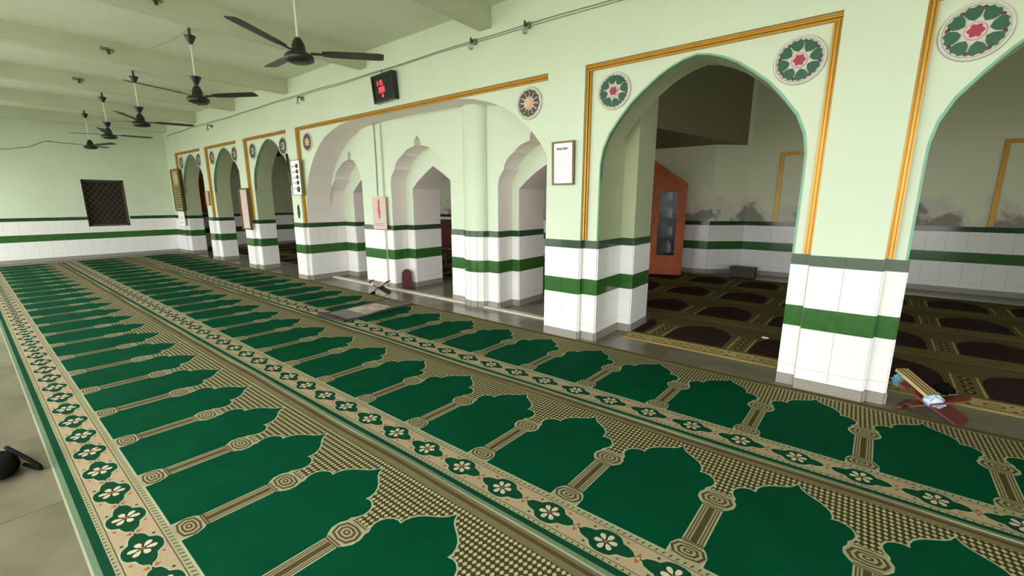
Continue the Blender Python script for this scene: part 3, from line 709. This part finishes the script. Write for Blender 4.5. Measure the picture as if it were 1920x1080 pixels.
def crumple(name, c, rad, m, seed, label, cat):
    rnd = random.Random(seed); mb = MB(); n, k = 14, 9; P = []
    for j in range(k+1):
        th_ = math.pi*j/k
        for i in range(n):
            a = 2*math.pi*i/n; r = 1+rnd.uniform(-.22, .22)
            P.append((c[0]+rad[0]*r*math.sin(th_)*math.cos(a), c[1]+rad[1]*r*math.sin(th_)*math.sin(a), c[2]+rad[2]*r*math.cos(th_)))
    mb.v = P; mi = mb._m(m)
    for j in range(k):
        for i in range(n): mb.f.append((j*n+i, (j+1)*n+i, (j+1)*n+(i+1) % n, j*n+(i+1) % n)); mb.mi.append(mi)
    return tag(mb.build(name), label, cat)
crumple('plastic_bag', (.595, 4.05, .115), (.06, .045, .045), 'bluewhite', 4, 'crumpled pale blue plastic bag on the red-brown book stand', 'plastic bag')
crumple('blue_cloth', (.41, 4.26, .155), (.04, .035, .04), 'blue', 9, 'bunched light blue cloth on the pillar side of the red-brown book stand', 'cloth')
crumple('skullcap', (.66, 4.24, .165), (.055, .045, .04), 'cloth_dark', 5, 'small dark skullcap behind the pale blue plastic bag', 'cap')
# dark bag at the carpet edge, left of the picture
bag = empty('dark_bag', (-3.62, -.07, 0), 0, 'dark cloth bag with a strap lying at the edge of the carpet', 'bag')
b = MB(); rnd = random.Random(3); n, k = 16, 10
for j in range(k+1):
    th_ = math.pi*j/k
    for i in range(n):
        a = 2*math.pi*i/n; r = 1+rnd.uniform(-.05, .05); b.v.append((.17*r*math.sin(th_)*math.cos(a), .08*r*math.sin(th_)*math.sin(a), max(.002, .040+.055*r*math.cos(th_))))
mi = b._m('cloth_dark')
for j in range(k):
    for i in range(n): b.f.append((j*n+i, (j+1)*n+i, (j+1)*n+(i+1) % n, j*n+(i+1) % n)); b.mi.append(mi)
b.build('body', bag, smooth=True)
b = MB(); b.tube([(-.12,.04,.085),(.0,.07,.085),(.10,.11,.06),(.17,.14,.035),(.185,.145,.02),(.15,.13,.014),(.05,.09,.02)], .011, 'cloth_dark', 6); b.build('strap', bag)
tag(crumple('paper_scrap', (-.62, 5.30, .022), (.035, .02, .008), 'white', 6, 'tiny white paper scrap on the dark carpet beyond the cabinet arch', 'paper'))

# ------------------------------------------------------------------ inner hall furniture
cab = empty('wooden_cabinet', (-3.28, 8.80, .008), R(19), 'orange-brown wooden cabinet with pointed top and glazed doors in the inner hall', 'cabinet')
hw, zs_, za = .64, 1.83, 2.28
out = [(-hw,0),(hw,0),(hw,zs_),(0,za),(-hw,zs_)]
T = Matrix.Rotation(R(90), 4, 'X')
b = MB()                                            # case: back and sides
b.prism(out, -.44, -.42, 'wood2', T)
for x in (-hw, hw-.03): b.box(x, x+.03, 0, .42, 0, zs_, 'wood')
b.prism([(hw,zs_),(0,za),(0,za-.04),(hw-.03,zs_-.02)], -.42, 0, 'wood', T); b.prism([(0,za),(-hw,zs_),(-hw+.03,zs_-.02),(0,za-.04)], -.42, 0, 'wood', T)
b.box(-hw, hw, 0, .42, 0, .08, 'wood'); b.build('case', cab)
b = MB()
def bar(p, q, wd):
    p = Vector(p); q = Vector(q); d_ = (q-p).normalized(); n_ = Vector((d_.y, -d_.x))*wd/2
    b.prism([tuple(p+n_), tuple(q+n_), tuple(q-n_), tuple(p-n_)], 0, .035, 'wood', T)
for s in (1, -1):
    bar((s*(hw-.04), 0), (s*(hw-.04), zs_), .08)
    b.prism([(0,za),(s*hw,zs_),(s*(hw),zs_-.12),(0,za-.13)][::-s], 0, .04, 'wood', T)
b.prism([(-hw,1.79),(hw,1.79),(hw,zs_),(0,za-.02),(-hw,zs_)], -.01, .012, 'wood', T)
bar((-hw,.05), (hw,.05), .1); b.build('front_frame', cab)
for s in (1, -1):
    d_ = MB(); x0, x1 = (.004, .605) if s > 0 else (-.605, -.004)
    for a, c, e, g_ in ((x0, x0+.13, .1, 1.80), (x1-.13, x1, .1, 1.80), (x0+.13, x1-.13, .1, .40), (x0+.13, x1-.13, 1.66, 1.80)): d_.box(a, c, -.045, -.012, e, g_, 'wood')
    do = d_.build('door', cab)
    g_ = MB(); g_.box(x0+.13, x1-.13, -.03, -.025, .40, 1.66, 'glass'); g_.build('glass_pane', do)
    hnd = MB(); hx = x0+.05 if s > 0 else x1-.05; hnd.box(hx-.012, hx+.012, -.065, -.045, 1.05, 1.2, 'iron'); hnd.build('handle', do)
for z in (.45, .80, 1.15, 1.5):
    b = MB(); b.box(-hw+.03, hw-.03, .03, .42, z-.02, z, 'wood2'); b.build('shelf', cab)
bmats = ['wood2', 'maroon', 'med_green', 'ink', 'cream', 'white']
bcol = ['dark brown', 'maroon', 'green', 'grey', 'cream', 'white']; ordn = ['first', 'second', 'third', 'fourth', 'fifth', 'sixth', 'seventh', 'eighth', 'ninth']; nbk = 0; rnd = random.Random(11)
for z, row in ((.45, 'bottom'), (.80, 'second'), (1.15, 'third'), (1.5, 'top')):
    x = .13; kk = -1
    while x < .40:
        wdt = rnd.uniform(.035, .06); hgt = rnd.uniform(.16, .25)
        b = MB(); b.box(0, wdt-.003, 0, .17, 0, hgt, bmats[nbk % 6]); b.box(.004, wdt-.007, .004, .172, .004, hgt+.001, 'white')
        kk += 1; tag(b.build('book', loc=(-3.28+x*math.cos(R(19))-.06*math.sin(R(19)), 8.80+x*math.sin(R(19))+.06*math.cos(R(19)), z+.008), rot=(0, 0, R(19))), '%s book, %s from the left on the %s shelf behind the cabinet glass' % (bcol[nbk % 6], ordn[kk], row), 'book', 'books in the wooden cabinet, %s shelf' % row); nbk += 1; x += wdt
b = MB(); b.box(-1.86, -1.42, 9.45, 9.72, .008, .17, 'darkbox'); b.box(-1.87, -1.41, 9.44, 9.73, .17, .20, 'darkbox'); tag(b.build('wooden_box'), 'dark wooden box on the floor against the back wall', 'box')
ch = empty('wooden_chair', (-7.45, 7.1, .004), R(200), 'dark maroon wooden chair seen through the middle mihrab arch', 'chair')
for nme, bx in (('seat', (-.25,.25,-.25,.25,.42,.47)), ('backrest', (-.25,.25,.2,.25,.5,1.08)), ('leg', (-.25,-.2,-.25,-.2,0,.42)), ('leg', (.2,.25,-.25,-.2,0,.42)), ('leg', (-.25,-.2,.2,.25,0,1.0)), ('leg', (.2,.25,.2,.25,0,1.0)), ('armrest', (-.27,-.21,-.25,.25,.66,.70)), ('armrest', (.21,.27,-.25,.25,.66,.70))):
    b = MB(); b.box(*bx, 'maroon'); b.build(nme, ch)
dr = empty('window_2', (-15.98, 4.92, 1.14), kind='structure')
b = MB(); b.box(0, .03, -.2, .2, 0, 1.0, 'wood'); b.build('window_panel', dr)
b = MB()
for y0, y1, z0, z1 in ((-.26,-.2,0,1.06),(.2,.26,0,1.06),(-.26,.26,1.0,1.06)): b.box(0, .06, y0, y1, z0, z1, 'wood')
b.build('window_frame', dr)
